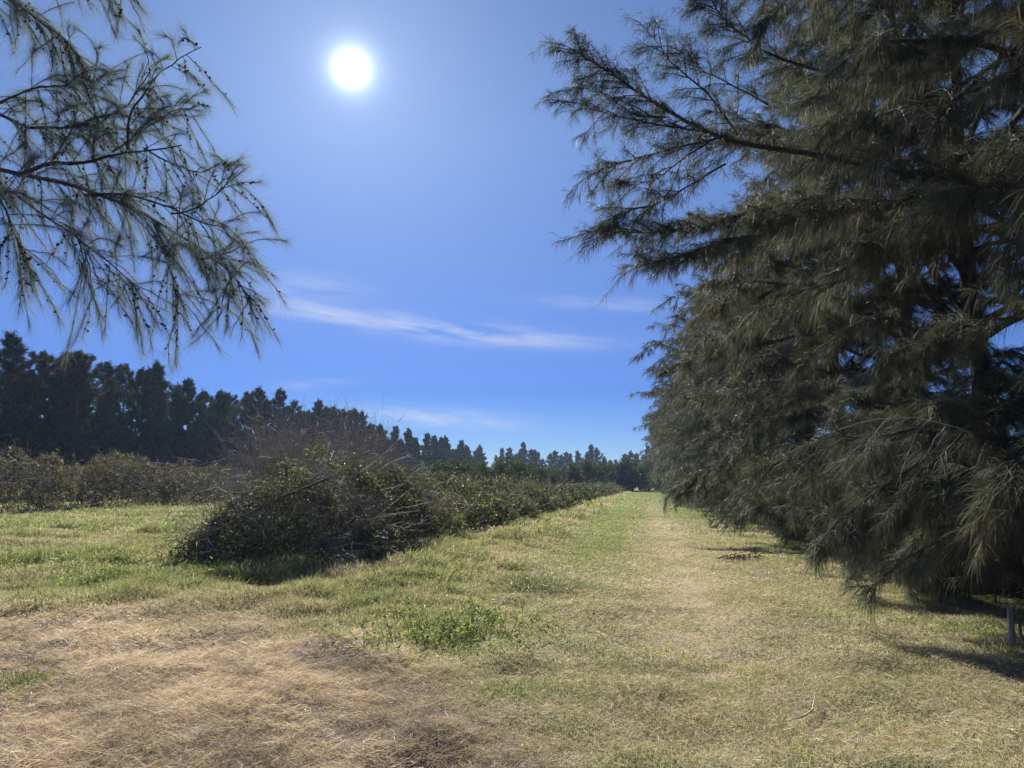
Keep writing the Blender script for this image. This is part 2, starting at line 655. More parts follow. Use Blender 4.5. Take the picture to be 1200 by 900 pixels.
        strands(gt, Q, D2, np.repeat(Ls, k) * r.uniform(.2, .5, n * k), wid * .75, .1, pick([(.32, .28, .245), (.25, .215, .19), (.38, .335, .29)], n * k, r=r), .05, r)
        gt.build("twigs", M_STICK, root)
    return root


GP = "heaps of felled orchard brush"
brush_pile("nearest dark brush heap, bare sticks trailing left, tall grey twigs on top", 12.0, 20.0, -6.6, 1.85, 1.70, 1, 9500, .07, 1600, 480,
           cpow=1.7, prof=([11.9, 13, 15, 17, 20], [.50, .78, 1.08, 1.08, .85]), group=GP)
twig_heap = brush_pile("brown heap of dry standing twigs rising behind the nearest brush heap", 16.0, 22.5, -8.6, 1.9, 1.9, 2, 3600, .075, 3000, 190,
           group=GP, tw_h=(.8, 2.1))
brush_pile("long leafy brush windrow beside the lane, joining the nearest heap", 19.2, 46, -6.8, 1.9, 1.28, 3, 4800, .095, 800, 480,
           bend=([19, 30, 46], [0, .1, .3]), group=GP)
brush_pile("low distant stretch of brush windrow where it narrows towards the lane's end", 45, 140, -6.5, 1.8, 1.02, 4, 800, .2, 500, 260,
           bend=([45, 140], [0, 1.3]), group=GP, stick_r=(.015, .03))
GW = "far brush windrow across the left clearing"
brush_pile("broad far brush windrow beyond the left grass clearing, cut by the frame's left edge", 24, 50, -33.0, 2.7, 2.5, 5, 2800, .13, 1500, 1000, pal=[(.070, .085, .048), (.10, .105, .065), (.05, .055, .038), (.20, .165, .12), (.24, .20, .15), (.14, .12, .09)], group=GW, stick_r=(.009, .022), tw_h=(.4, 1.1))
brush_pile("reddish twiggy end of the far brush windrow, behind the nearest heap", 49, 92, -33.0, 2.7, 2.2, 6, 1100, .18, 2600, 420, pal=[(.070, .085, .048), (.10, .105, .065), (.05, .055, .038), (.20, .165, .12), (.24, .20, .15), (.14, .12, .09)], group=GW, stick_r=(.012, .025), tw_h=(.5, 1.2))

# long pole-like branches dragged out of the near heap
for label, pts, rr in (("long bare pole leaning out of the brush heap to the left", [(385, 560, 13.6), (310, 592, 13.1), (258, 620, 12.8), (212, 640, 12.4)], .021),
                       ("lower dark stick lying against the left foot of the brush heap", [(330, 618, 12.4), (270, 640, 12.2), (220, 655, 12.0), (190, 664, 11.7)], .011)):
    gp = Geo()
    P = np.array([at(*p) for p in pts])
    tube(gp, P, np.linspace(rr, rr * .4, len(P)), 6, (.10, .075, .06))
    for k in range(5):
        t = .35 + .13 * k
        a = P[0] + (P[-1] - P[0]) * t
        d = unit(P[-1] - P[0] + rng.normal(size=3) * .8)
        tube(gp, [a, a + d * .2, a + d * .45 + np.array([0, 0, -.03])], [rr * .35, rr * .28, rr * .1], 4, (.13, .10, .08))
    tag(gp.build("fallen_branch", M_STICK), label, "branch")


# ------------------------------------------------------------------ casuarinas
NEEDLE = [(.080, .094, .064), (.108, .118, .082), (.112, .106, .080), (.036, .046, .038), (.084, .096, .070), (.140, .130, .098)]


def spray(gw, gl, P0, d0, L, r, dens, width, slen, droop=.35, sub=True, rad=.010, wood=(.12, .10, .085), sides=3, side_n=5):
    """a side branch with its twigs and hanging needles"""
    n = 5
    t = np.linspace(0, 1, n)
    d0 = unit(d0)
    P = P0 + d0 * (t * L)[:, None] + np.array([0, 0, -1.0]) * (droop * L * t ** 2)[:, None] + np.cumsum(r.normal(size=(n, 3)) * .03 * L, axis=0) * t[:, None]
    tube(gw, P, rad * (1 - .8 * t), sides, wood, cap=False)
    A, B = [P[:-1]], [P[1:]]
    if sub:
        k = side_n
        ti = r.uniform(.15, 1, k)
        i0 = np.minimum((ti * (n - 1)).astype(int), n - 2)
        f = ti * (n - 1) - i0
        Q = P[i0] * (1 - f)[:, None] + P[i0 + 1] * f[:, None]
        D = unit(d0 + r.normal(size=(k, 3)) * .65 + np.array([0, 0, -.12]))
        Ls = L * r.uniform(.25, .5, k)[:, None]
        E = Q + D * Ls + np.array([0, 0, -.12]) * Ls
        A.append(Q)
        B.append(E)
    A, B = np.concatenate(A), np.concatenate(B)
    sl = np.linalg.norm(B - A, axis=1)
    cnt = r.poisson(sl * dens)
    idx = np.repeat(np.arange(len(A)), cnt)
    m = len(idx)
    if m == 0:
        return
    f = r.random(m)[:, None]
    S = A[idx] * (1 - f) + B[idx] * f
    D = unit(B - A)[idx] * .8 + r.normal(size=(m, 3)) * .5 + np.array([0, 0, -.22])
    tone = r.uniform(.5, 1.45)  # lit and shaded sprays, put into the needle colour at random
    pal = pick(NEEDLE, m, r=r) * tone
    if r.random() < .12:
        pal = pal * np.array([1.16, 1.0, .9])
    gl.append((S, D, slen * r.uniform(.5, 1.25, m), np.full(m, width), r.uniform(.15, .7, m), pal))


def flush(gl, r):
    g = Geo()
    S = [np.concatenate(x) for x in zip(*gl)]
    strands(g, S[0], S[1], S[2], S[3], S[4], S[5], .035, r)
    return g


def limb_points(P0, azi, reach, rise, sag, r, n=8):
    t = np.linspace(0, 1, n)
    az_ = azi + np.cumsum(r.normal(size=n) * .05)
    x = np.cumsum(np.cos(az_)) * reach / n
    y = np.cumsum(np.sin(az_)) * reach / n
    z = reach * (rise * t - sag * t ** 2) + np.cumsum(r.normal(size=n) * .025) * reach
    return P0 + np.stack([x - x[0], y - y[0], z], 1)


def dress_limb(gw, gl, P, r, dens, width, slen, per_m=4.2, start=.22, slen_b=(.45, .95), rad=.05, wood=(.11, .095, .08), side_n=5, droop=.3, down=0.):
    n = len(P)
    t = np.linspace(0, 1, n)
    tube(gw, P, rad * (1 - .85 * t), 6, wood)
    L = np.linalg.norm(np.diff(P, axis=0), axis=1).sum()
    k = max(3, int(L * per_m))
    for q in range(k):
        f = start + (1 - start) * (q + r.random()) / k
        i0 = min(int(f * (n - 1)), n - 2)
        ff = f * (n - 1) - i0
        p = P[i0] * (1 - ff) + P[i0 + 1] * ff
        tan = unit(P[i0 + 1] - P[i0])
        side = unit(np.cross(tan, [0, 0, 1.0])) * (1 if q % 2 else -1)
        d = tan * r.uniform(.5, 1.0) + side * r.uniform(.3, 1.0) + np.array([0, 0, r.uniform(-.35, .45) - down])
        spray(gw, gl, p, d, r.uniform(*slen_b) * (1.15 - .5 * f), r, dens, width, slen, rad=.011, droop=droop, side_n=side_n)
    spray(gw, gl, P[-1], P[-1] - P[-2], slen_b[1] * .7, r, dens, width, slen, rad=.008)


CAS_Z = [0, .06, .16, .36, .56, .74, .88, 1.0]
CAS_R = [1.6, 2.2, 3.0, 3.9, 4.1, 3.1, 1.7, .3]


def casuarina(seed, H=13.2, limbs=62, dens=70, width=.006, slen=.30, per_m=4.2, extra=None, side_n=5, zmin=.05, rscale=1.0, skip=None):
    r = np.random.default_rng(500 + seed)
    root = empty("casuarina_tree")
    gt, gw, gl = Geo(), Geo(), []
    n = 14
    t = np.linspace(0, 1, n)
    lean = r.normal(size=2) * .35
    T = np.stack([lean[0] * t + .12 * np.sin(t * 7 + seed), lean[1] * t + .12 * np.cos(t * 6 + seed), t * H - .15], 1)
    tr = .17 * (1 - t) ** .8 + .012
    tr[0] *= 1.35
    tube(gt, T, tr, 10)
    for q in range(limbs):
        zf = zmin + (.97 - zmin) * ((q + r.random()) / limbs)
        a = q * 2.39996 + r.normal() * .25
        if skip is not None and skip(zf, a):
            continue
        reach = np.interp(zf, CAS_Z, CAS_R) * r.uniform(.55, 1.18) * rscale
        P0 = np.array([np.interp(zf, t, T[:, k]) for k in range(3)])
        rise = np.interp(zf, [0, .3, .7, 1], [.12, .30, .55, 1.2]) + r.normal() * .1
        P = limb_points(P0, a, reach, rise, .33 if zf < .8 else .15, r, 9)
        P[:, 2] = np.maximum(P[:, 2], .35)
        dress_limb(gw, gl, P, r, dens * r.uniform(.7, 1.3), width, slen, per_m, .30, (.45, 1.0), .018 + .011 * reach, side_n=side_n)
    if extra:
        extra(gw, gl, r)
    gt.build("trunk", M_BARK, root, True)
    gw.build("branches", M_BARK, root)
    flush(gl, r).build("crown", M_NEEDLE, root)
    return root


ROW_U = 5.3


def row_spot(d):
    x = ROW_U / LY + d * LX / LY
    return x, d


ORD = "first second third fourth fifth sixth seventh eighth ninth tenth eleventh twelfth thirteenth fourteenth fifteenth sixteenth seventeenth eighteenth nineteenth twentieth".split()
row_d = [8.3, 11.7, 15.3, 19.0, 22.6]
GR = "casuarina windbreak along the right of the lane"

# the second tree throws the long boughs out over the lane
hx, hy = row_spot(11.7)
hero_org = np.array([hx, hy, 0.0])


def over_lane(gw, gl, r):
    o = hero_org
    boughs = (([(7.2, 11.7, 4.4), (1010, 190, 11.2), (900, 172, 10.8), (830, 160, 10.5), (760, 118, 10.2), (715, 85, 10.0), (670, 58, 9.8)], .075),
              ([(7.3, 11.7, 3.9), (1000, 235, 10.8), (900, 240, 10.5), (830, 262, 10.4), (770, 270, 10.3), (705, 266, 10.2)], .055),
              ([(7.3, 11.7, 4.1), (1000, 250, 10.6), (890, 270, 10.2), (820, 288, 10.0), (760, 306, 9.9)], .04),
              ([(7.2, 11.7, 5.4), (1000, 90, 11.0), (900, 60, 10.6), (850, 20, 10.4), (825, -20, 10.3)], .05),
              ([(840, 160, 10.5), (780, 175, 10.3), (735, 188, 10.1), (708, 200, 10.0)], .03),
              ([(870, 165, 10.6), (830, 110, 10.2), (790, 75, 10.0), (765, 45, 9.9)], .03),
              ([(820, 150, 10.4), (770, 150, 10.6), (710, 140, 10.7), (675, 128, 10.7)], .025),
              ([(850, 190, 10.4), (800, 215, 10.2), (760, 235, 10.1), (720, 245, 10.1)], .025),
              ([(900, 120, 10.8), (860, 95, 10.5), (825, 78, 10.3), (800, 60, 10.2)], .025),
              ([(780, 135, 10.2), (740, 130, 10.4), (708, 110, 10.5), (685, 98, 10.5)], .02),
              ([(830, 165, 10.4), (775, 205, 10.6), (735, 215, 10.7)], .02))
    for pts, rad in boughs:
        K = []
        for p in pts:
            K.append(np.array(p, float) if p[0] < 50 else at(*p))
        K = np.array(K) - o
        tt = np.linspace(0, len(K) - 1, 12)
        P = np.stack([np.interp(tt, np.arange(len(K)), K[:, k]) for k in range(3)], 1)
        P[1:] += np.cumsum(r.normal(size=(11, 3)) * .012, axis=0)
        dress_limb(gw, gl, P, r, 95, .0042, .17, 7.5, .25 if rad > .035 else .05, (.38, .85), rad * .7, droop=.15, down=-.05, side_n=9)


V = []
def low_curtain(gw, gl, r):
    ox, oy = row_spot(8.3)
    for K, rad in (([(0, 0, 2.6), (5.6 - ox, 8.1 - oy, 2.5), (4.9 - ox, 8.0 - oy, 2.2), (4.3 - ox, 7.9 - oy, 1.75)], .03),
                   ([(0, 0, 2.2), (5.8 - ox, 7.6 - oy, 2.3), (5.0 - ox, 7.2 - oy, 2.0), (4.5 - ox, 7.0 - oy, 1.6)], .03),
                   ([(0, 0, 2.7), (5.4 - ox, 8.5 - oy, 2.3), (4.4 - ox, 8.5 - oy, 1.7), (3.7 - ox, 8.4 - oy, 1.25)], .03),
                   ([(0, 0, 1.9), (6.0 - ox, 8.4 - oy, 1.9), (5.3 - ox, 8.6 - oy, 1.6), (4.7 - ox, 8.7 - oy, 1.1)], .025)):
        K = np.array(K, float)
        tt = np.linspace(0, 3, 10)
        P = np.stack([np.interp(tt, np.arange(4), K[:, k]) for k in range(3)], 1)
        P[1:] += np.cumsum(r.normal(size=(9, 3)) * .012, axis=0)
        dress_limb(gw, gl, P, r, 190, .0042, .26, 6.5, .35, (.4, .8), rad, droop=.55, down=.25)


V.append(casuarina(1, 13.4, 68, 190, .0046, .25, 4.3, extra=low_curtain))
V.append(casuarina(2, 13.0, 68, 190, .0046, .25, 4.3, extra=over_lane))
V.append(casuarina(3, 13.8, 64, 155, .006, .26, 4.2))
V.append(casuarina(4, 13.2, 62, 125, .008, .28, 4.2))
MID = [casuarina(5, 13.6, 62, 46, .013, .32, 4.0, side_n=4), casuarina(6, 12.8, 62, 46, .013, .32, 4.0, side_n=4)]
FAR = [casuarina(7, 13.4, 54, 24, .024, .46, 3.4, side_n=3), casuarina(8, 12.9, 54, 24, .024, .46, 3.4, side_n=3)]

near_labels = ["near casuarina at right with a bleached dead branch above its low needle curtains",
               "casuarina at right whose long boughs reach left over the lane against the sky",
               "third casuarina along the right row, just behind the one reaching over the lane",
               "fourth casuarina along the right row, skirted to the grass"]
used = []
k = 0
d = 8.3
rr = np.random.default_rng(77)
while d < 165:
    if k < 4:
        o = V[k]
        x, y = row_spot([8.3, 11.7, 15.4, 19.1][k])
        d = y
        rot = 0 if k < 2 else rr.uniform(0, 6.28)
    else:
        src = (MID if d < 62 else FAR)[k % 2]
        o = src if src not in used else copy_tree(src)
        used.append(src)
        x, y = row_spot(d)
        x += rr.normal() * .25
        rot = rr.uniform(0, 6.28)
        s = rr.uniform(.9, 1.08)
        o.scale = (s, s, s * rr.uniform(.94, 1.06))
    if k >= 3:
        x -= .35
        o.scale = (o.scale[0] * 1.12, o.scale[1] * 1.12, o.scale[2])
    o.location = (x, y, float(gz(x, y)))
    o.rotation_euler = (0, 0, rot)
    if k < 4:
        lb = near_labels[k]
    elif k < 12:
        lb = ORD[k] + " casuarina counted from the near end of the right-hand row"
    else:
        lb = "distant casuarina merging into the far end of the right-hand row"
    tag(o, lb, "tree", GR)
    k += 1
    d += rr.uniform(3.3, 4.0) if d < 60 else rr.uniform(3.8, 4.6)

o = copy_tree(V[0])
x, y = row_spot(4.7)
o.location = (x + .5, y, float(gz(x, y)))
o.rotation_euler = (0, 0, 2.2)
tag(o, "casuarina beside the viewer, only its overhead sprays dropping into the top right corner", "tree", GR)

# bleached dead branch hanging from the near tree
dead_parent = V[0]
bpy.context.view_layer.update()
inv = np.array(dead_parent.matrix_world.inverted())
gd = Geo()
rd = np.random.default_rng(5)


def w2l(P):
    P = np.asarray(P)
    return P @ inv[:3, :3].T + inv[:3, 3]


def twig(pts, r0, r1, n=9, jit=.006):
    K = np.array([at(*p) for p in pts])
    L_ = np.concatenate([[0], np.cumsum(np.linalg.norm(np.diff(K, axis=0), axis=1))])
    tt = np.linspace(0, L_[-1], n)
    P = np.stack([np.interp(tt, L_, K[:, k]) for k in range(3)], 1)
    P[1:-1] = (P[:-2] + 2 * P[1:-1] + P[2:]) / 4
    P[1:] += np.cumsum(rd.normal(size=(n - 1, 3)) * jit, axis=0)
    tube(gd, w2l(P), np.linspace(r0, r1, n), 5, (.40, .365, .32))
    for k in range(n - 2):
        if rd.random() < .55:
            d = unit(P[k + 2] - P[k + 1] + rd.normal(size=3) * .05)
            q = P[k + 1]
            Lt = rd.uniform(.05, .16)
            tube(gd, w2l(np.array([q, q + d * Lt * .5, q + d * Lt + np.array([0, 0, -.02])])), [r1 * .9, r1 * .7, r1 * .4], 3, (.40, .365, .32))


twig([(1165, 520, 8.0), (1120, 500, 7.5), (1080, 487, 7.2), (1045, 484, 7.2), (1012, 490, 7.3), (985, 500, 7.4)], .009, .0025, 13)
twig([(1092, 490, 7.25), (1075, 500, 7.0), (1064, 520, 6.9), (1056, 545, 6.9), (1048, 565, 6.9)], .005, .0015)
twig([(1068, 512, 6.95), (1052, 518, 6.9), (1034, 520, 6.9), (1018, 526, 6.9)], .0035, .001)
twig([(1045, 484, 7.2), (1036, 498, 7.1), (1026, 512, 7.1), (1010, 536, 7.1)], .004, .0012)
twig([(1110, 497, 7.4), (1098, 508, 7.1), (1092, 524, 7.0), (1080, 540, 6.9)], .004, .0012)
twig([(1060, 484, 7.2), (1044, 476, 7.1), (1024, 474, 7.1)], .0035, .001)
gd.build("dead_branch", M_STICK, dead_parent)

# grey sapling stem and two old stakes at the foot of the row
gs = Geo()
P = np.array([at(1066, 690, 10.6), at(1062, 655, 10.6), at(1060, 620, 10.65), at(1056, 585, 10.7)])
P[0, 2] = 0
tube(gs, P, [.03, .026, .022, .016], 7)
tag(gs.build("sapling_stem", M_BARKG, None, True), "pale grey bare sapling stem in the shade under the right-hand trees", "sapling")
for lb, pts, rr_ in (("grey weathered stake standing in the shade at the right edge", [(1184, 760, 7.4), (1184, 712, 7.4)], .03), ("thin leaning stick beside the weathered stake at the right edge", [(1199, 756, 7.5), (1191, 716, 7.5)], .012)):
    gs = Geo()
    P = np.array([at(*p) for p in pts])
    P[0, 2] = -.1
    mid = (P[0] + P[1]) / 2 + np.array([.01, 0, 0])
    tube(gs, [P[0], mid, P[1]], [rr_ * 1.1, rr_, rr_ * .85], 7)
    tag(gs.build("stake", M_BARKG, None), lb, "stake")

# ------------------------------------------------------------------ the tree at left whose branch hangs into the frame
def overhang_tree():
    r = np.random.default_rng(900)
    base = np.array([-7.6, 5.4, 0.0])
    root = empty("overhanging_tree", tuple(base))
    gt, gw, gl, gc_ = Geo(), Geo(), [], Geo()
    z = np.linspace(0, 1, 12)
    T = np.stack([.25 * z + .1 * np.sin(z * 6), .3 * z, z * 10.5 - .1], 1)
    tube(gt, T, .2 * (1 - z) ** .7 + .02, 10)
    # limbs seen in the frame, from the trunk out
    S0 = base + np.array([.1, .1, 4.5])
    paths = [([S0, (-30, 196, 6.0), (60, 215, 6.2), (140, 241, 6.3), (215, 284, 6.4), (268, 322, 6.5), (298, 352, 6.5)], .034, 3.2),
             ([(20, 206, 6.15), (62, 191, 6.2), (104, 190, 6.2), (132, 178, 6.1), (168, 173, 6.1), (215, 165, 6.0)], .025, 3.2),
             ([(100, 229, 6.25), (150, 228, 6.1), (200, 244, 6.0), (240, 262, 5.9), (270, 270, 5.9)], .016, 3.6),
             ([(-20, 203, 6.05), (35, 240, 5.9), (85, 275, 5.8), (122, 303, 5.8), (152, 328, 5.8), (168, 344, 5.8)], .013, 3.4),
             ([(108, 190, 6.2), (112, 150, 6.3), (104, 110, 6.3), (118, 58, 6.3)], .014, 3.6),
             ([(150, 176, 6.1), (152, 135, 6.0), (188, 95, 6.0), (236, 66, 5.9)], .014, 3.6),
             ([S0 + np.array([0, 0, .8]), (-30, 120, 6.2), (30, 150, 6.3), (80, 152, 6.3), (120, 140, 6.4)], .03, 3.2),
             ([S0 + np.array([0, 0, 1.4]), (-40, -20, 6.0), (20, 10, 6.2), (70, 45, 6.3), (92, 66, 6.3)], .03, 3.0),
             ([S0 + np.array([0, 0, 1.9]), (-40, -90, 5.8), (40, -55, 6.0), (110, -25, 6.0), (150, -30, 6)], .03, 3.0),
             ([(-20, 197, 6.0), (5, 245, 5.7), (22, 280, 5.6), (30, 310, 5.6)], .012, 4.0),
             ([(180, 262, 6.35), (196, 300, 6.3), (205, 335, 6.3), (212, 370, 6.3)], .008, 4.0),
             ([(200, 250, 6.0), (232, 238, 6.0), (260, 215, 6.0), (272, 190, 6)], .008, 3.6),
             ([(236, 303, 6.4), (266, 296, 6.4), (292, 285, 6.4)], .008, 3.6),
             ([(60, 192, 6.2), (85, 150, 6.4), (88, 115, 6.5), (70, 85, 6.5)], .012, 3.6),
             ([(132, 178, 6.1), (170, 150, 6.3), (205, 130, 6.4), (235, 125, 6.4)], .010, 3.6),
             ([(168, 173, 6.1), (205, 195, 6.2), (235, 205, 6.2), (262, 190, 6.2)], .009, 3.6),
             ([(0, 120, 6.2), (40, 105, 6.0), (75, 100, 5.9), (100, 90, 5.9)], .012, 3.6),
             ([(110, 150, 6.3), (150, 120, 6.4), (170, 85, 6.4), (165, 60, 6.4)], .010, 3.4),
             ([(90, 275, 5.8), (100, 310, 5.8), (104, 345, 5.8)], .007, 4.0),
             ([(270, 325, 6.55), (262, 350, 6.5), (258, 372, 6.5)], .007, 4.0)]
    for pts, rad, per_m in paths:
        K = np.array([(np.asarray(p) if isinstance(p, np.ndarray) else at(*p)) for p in pts]) - base
        n = 14
        if np.linalg.norm(K[0] - (S0 - base)) < 3:
            mid_ = (K[0] + K[1]) / 2 + np.array([r.normal() * .15, r.normal() * .35, r.uniform(-.05, .3)])
            K = np.concatenate([K[:1] + np.array([[0, 0, r.uniform(-.5, .3)]]), mid_[None], K[1:]])
            n = 20
        else:
            n = 14
        tt = np.linspace(0, len(K) - 1, n)
        P = np.stack([np.interp(tt, np.arange(len(K)), K[:, k]) for k in range(3)], 1)
        P[1:] += np.cumsum(r.normal(size=(n - 1, 3)) * .008, axis=0)
        t = np.linspace(0, 1, n)
        tube(gw, P, rad * .72 * (1 - .85 * t) + .002, 6)
        L = np.linalg.norm(np.diff(P, axis=0), axis=1).sum()
        far = np.linalg.norm(K[0] - (S0 - base)) < 3
        f0 = .10 if far else .02
        nb = int(L * (1 - f0) * per_m * 6.0)
        for q in range(nb):
            f = f0 + (1 - f0) * (q + r.random()) / nb
            i0 = min(int(f * (n - 1)), n - 2)
            ff = f * (n - 1) - i0
            p = P[i0] * (1 - ff) + P[i0 + 1] * ff
            tan = unit(P[i0 + 1] - P[i0])
            hang = r.random() < .55
            d0 = tan * r.uniform(.3, .9) + r.normal(size=3) * .45 + np.array([.15, 0, -.75 if hang else .45])
            LL = r.uniform(.28, .72) * (1.1 - .5 * f)
            m = 6
            s = np.linspace(0, 1, m)
            B = p + unit(d0) * (s * LL)[:, None] + np.array([.05, 0, -1.0]) * (.35 * LL * s ** 2)[:, None] + np.cumsum(r.normal(size=(m, 3)) * .012, axis=0) * s[:, None]
            tube(gw, B, .0030 * (1 - .7 * s) + .0008, 3, None, False)
            # needles leave the twig at a narrow angle
            nn = int(LL * r.uniform(300, 560))
            fi = r.random(nn) ** .7 * (m - 1)
            ii = np.minimum(fi.astype(int), m - 2)
            fr = (fi - ii)[:, None]
            S = B[ii] * (1 - fr) + B[ii + 1] * fr
            D = unit(B[ii + 1] - B[ii]) + r.normal(size=(nn, 3)) * .36
            gl.append((S, D, r.uniform(.08, .21, nn), np.full(nn, .0014), r.uniform(.0, .4, nn), pick(NEEDLE, nn, r=r) * np.array([1.55, 1.7, 1.9])))  # needle colour lightened and cooled to stand in for the glare
            if hang and r.random() < .75:
                for c in range(r.integers(3, 9)):
                    fi = r.uniform(.15, .9) * (m - 1)
                    ii = min(int(fi), m - 2)
                    c0 = B[ii] * (1 - fi + ii) + B[ii + 1] * (fi - ii) + r.normal(size=3) * .008
                    dd = unit(r.normal(size=3))
                    rc = r.uniform(.006, .0105)
                    tube(gc_, [c0, c0 + dd * rc * .5, c0 + dd * rc * 1.5, c0 + dd * rc * 2.3], [rc * .35, rc, rc * .95, rc * .3], 6, pick([(.05, .038, .03), (.075, .055, .042)], 1, r=r)[0])
    # the rest of its crown, outside the frame
    for q in range(16):
        zf = .35 + .6 * (q + r.random()) / 16
        a = 1.2 + q * 2.39996
        P0 = np.array([np.interp(zf, z, T[:, k]) for k in range(3)])
        ca = math.cos(a)
        reach = (2.4 if ca < .3 else 1.2) * r.uniform(.7, 1.1) * (1.1 - .6 * zf)
        P = limb_points(P0, a, reach, .5, .3, r)
        dress_limb(gw, gl, P, r, 45, .008, .28, 3.2, .2, (.4, .8), .03)
    gt.build("trunk", M_BARK, root, True)
    gw.build("branches", M_BARK, root)
    flush(gl, r).build("crown", M_PALED, root)
    tag(gc_.build("cones", M_CONE, root), kind="stuff")
    tag(root, "tree hanging an airy branch with small dark cones into the top left corner", "tree")


overhang_tree()

# ------------------------------------------------------------------ far windbreaks and orchard
FARC = [(.038, .048, .031), (.055, .063, .041), (.024, .031, .022), (.075, .077, .050)]


def windbreak_tree(seed, H, blades=30000, spire=.5, rad=2.3, bl=(.38, .045)):
    r = np.random.default_rng(1500 + seed)
    root = empty("windbreak_tree")
    gt, gw, gl = Geo(), Geo(), Geo()
    t = np.linspace(0, 1, 10)
    T = np.stack([.3 * np.sin(t * 3 + seed) * t, .3 * np.cos(t * 4 + seed) * t, t * H * .97 - .2], 1)
    tube(gt, T, .2 * (1 - t) ** .8 + .02, 7)
    A, B, tn = [], [], []
    nl = 58
    gap = r.uniform(.42, .62)
    for q in range(nl):
        zf = .08 + .90 * (q + r.random()) / nl
        a = q * 2.39996 + r.normal() * .4
        R0 = rad * np.interp(zf, [0, .15, .4, .6, .8, .92, 1], [1.15, 1.2, 1.05, .95, .58, .28, .08]) * r.uniform(.35, 1.25)
        if abs(zf - gap) < .09 and r.random() < .7:
            R0 *= .4
        P0 = np.array([np.interp(zf, t, T[:, k]) for k in range(3)])
        P = limb_points(P0, a, R0, 1.5 * spire * r.uniform(.7, 1.5), .1, r, 6)
        tube(gw, P, .045 * (1 - .8 * np.linspace(0, 1, 6)), 4)
        tone = r.uniform(.7, 1.35)
        for f in range(2, 6):
            for k in range(4):
                d = unit(P[f] - P[f - 1] + r.normal(size=3) * .55 * np.linalg.norm(P[f] - P[f - 1]) + np.array([0, 0, .12]))
                ln = r.uniform(.35, .85) * (1 - .4 * zf)
                A.append(P[f])
                B.append(P[f] + d * ln)
                tn.append(tone)
    A.append(T[-2]); B.append(T[-1] + np.array([0, 0, .5])); tn.append(1)
    A, B, tn = np.array(A), np.array(B), np.array(tn)
    ln = np.linalg.norm(B - A, axis=1)
    idx = r.choice(len(A), blades, p=ln / ln.sum())
    f = r.random(blades)[:, None]
    S = A[idx] * (1 - f) + B[idx] * f + r.normal(size=(blades, 3)) * .07
    D = unit(B - A)[idx] * .9 + r.normal(size=(blades, 3)) * .55
    strands(gl, S, D, bl[0] * r.uniform(.4, 1.2, blades), bl[1], .3, pick(FARC, blades, r=r) * tn[idx][:, None], .05, r)
    gt.build("trunk", M_BARK, root, True)
    gw.build("branches", M_BARK, root)
    gl.build("crown", M_FAR, root)
    return root


WB = [windbreak_tree(i, h, spire=s, rad=q) for i, (h, s, q) in enumerate(((13.2, .5, 2.3), (12.6, .55, 2.5), (13.8, .45, 2.2), (12.2, .6, 2.6), (13.0, .5, 2.1), (11.2, .65, 2.0), (13.4, .7, 1.7)))]
SP_ = [windbreak_tree(20 + i, h, 12000, .45, 2.1, (.5, .12)) for i, h in enumerate((11.8, 11.0, 12.4))]
used = []
GL = "dark windbreak across the left background"
rr = np.random.default_rng(41)
wb_u = -56.0
spots = []
d = 47.0
while d < 262:
    spots.append((d, 0))
    if d < 175 and rr.random() < .3:
        spots.append((d + rr.uniform(.5, 2.5), -3.6))
    d += rr.uniform(2.1, 3.0)
seen = 0
for k, (d, back) in enumerate(spots):
    src = WB[int(rr.integers(0, 7))] if d < 150 else SP_[int(rr.integers(0, 3))]
    o = src if src not in used else copy_tree(src)
    used.append(src)
    x = wb_u / LY + d * LX / LY + back + rr.normal() * .8
    o.location = (x, d, 0)
    o.rotation_euler = (0, 0, rr.uniform(0, 6.28))
    s = rr.uniform(.98, 1.26) * (1 if d < 150 else .97)
    o.scale = (s, s, s * rr.uniform(.95, 1.06))
    inframe = x / d > -.70
    if not inframe:
        lb = "tall dark windbreak tree cut off by the frame's left edge"
    elif back:
        lb = "tree of the windbreak's second line, showing between the front trunks at left"
    elif seen < 14:
        lb = ORD[seen] + " tall tree from the left in the dark background windbreak"
        seen += 1
    else:
        lb = "smaller receding tree in the far stretch of the left background windbreak"
    tag(o, lb, "tree", GL)
GX = "windbreak across the far end of the field"
k = 0
x = -6.0
while x < 62:
    src = SP_[int(rr.integers(0, 3))]
    o = src if src not in used else copy_tree(src)
    used.append(src)
    o.location = (x, 288 + rr.normal() * 2, 0)
    o.rotation_euler = (0, 0, rr.uniform(0, 6.28))
    s = rr.uniform(.85, 1.3)
    o.scale = (s, s, s * rr.uniform(.95, 1.1))
    tag(o, "distant pointed tree in the row closing the far end of the field", "tree", GX)
    x += rr.uniform(1.5, 2.7)

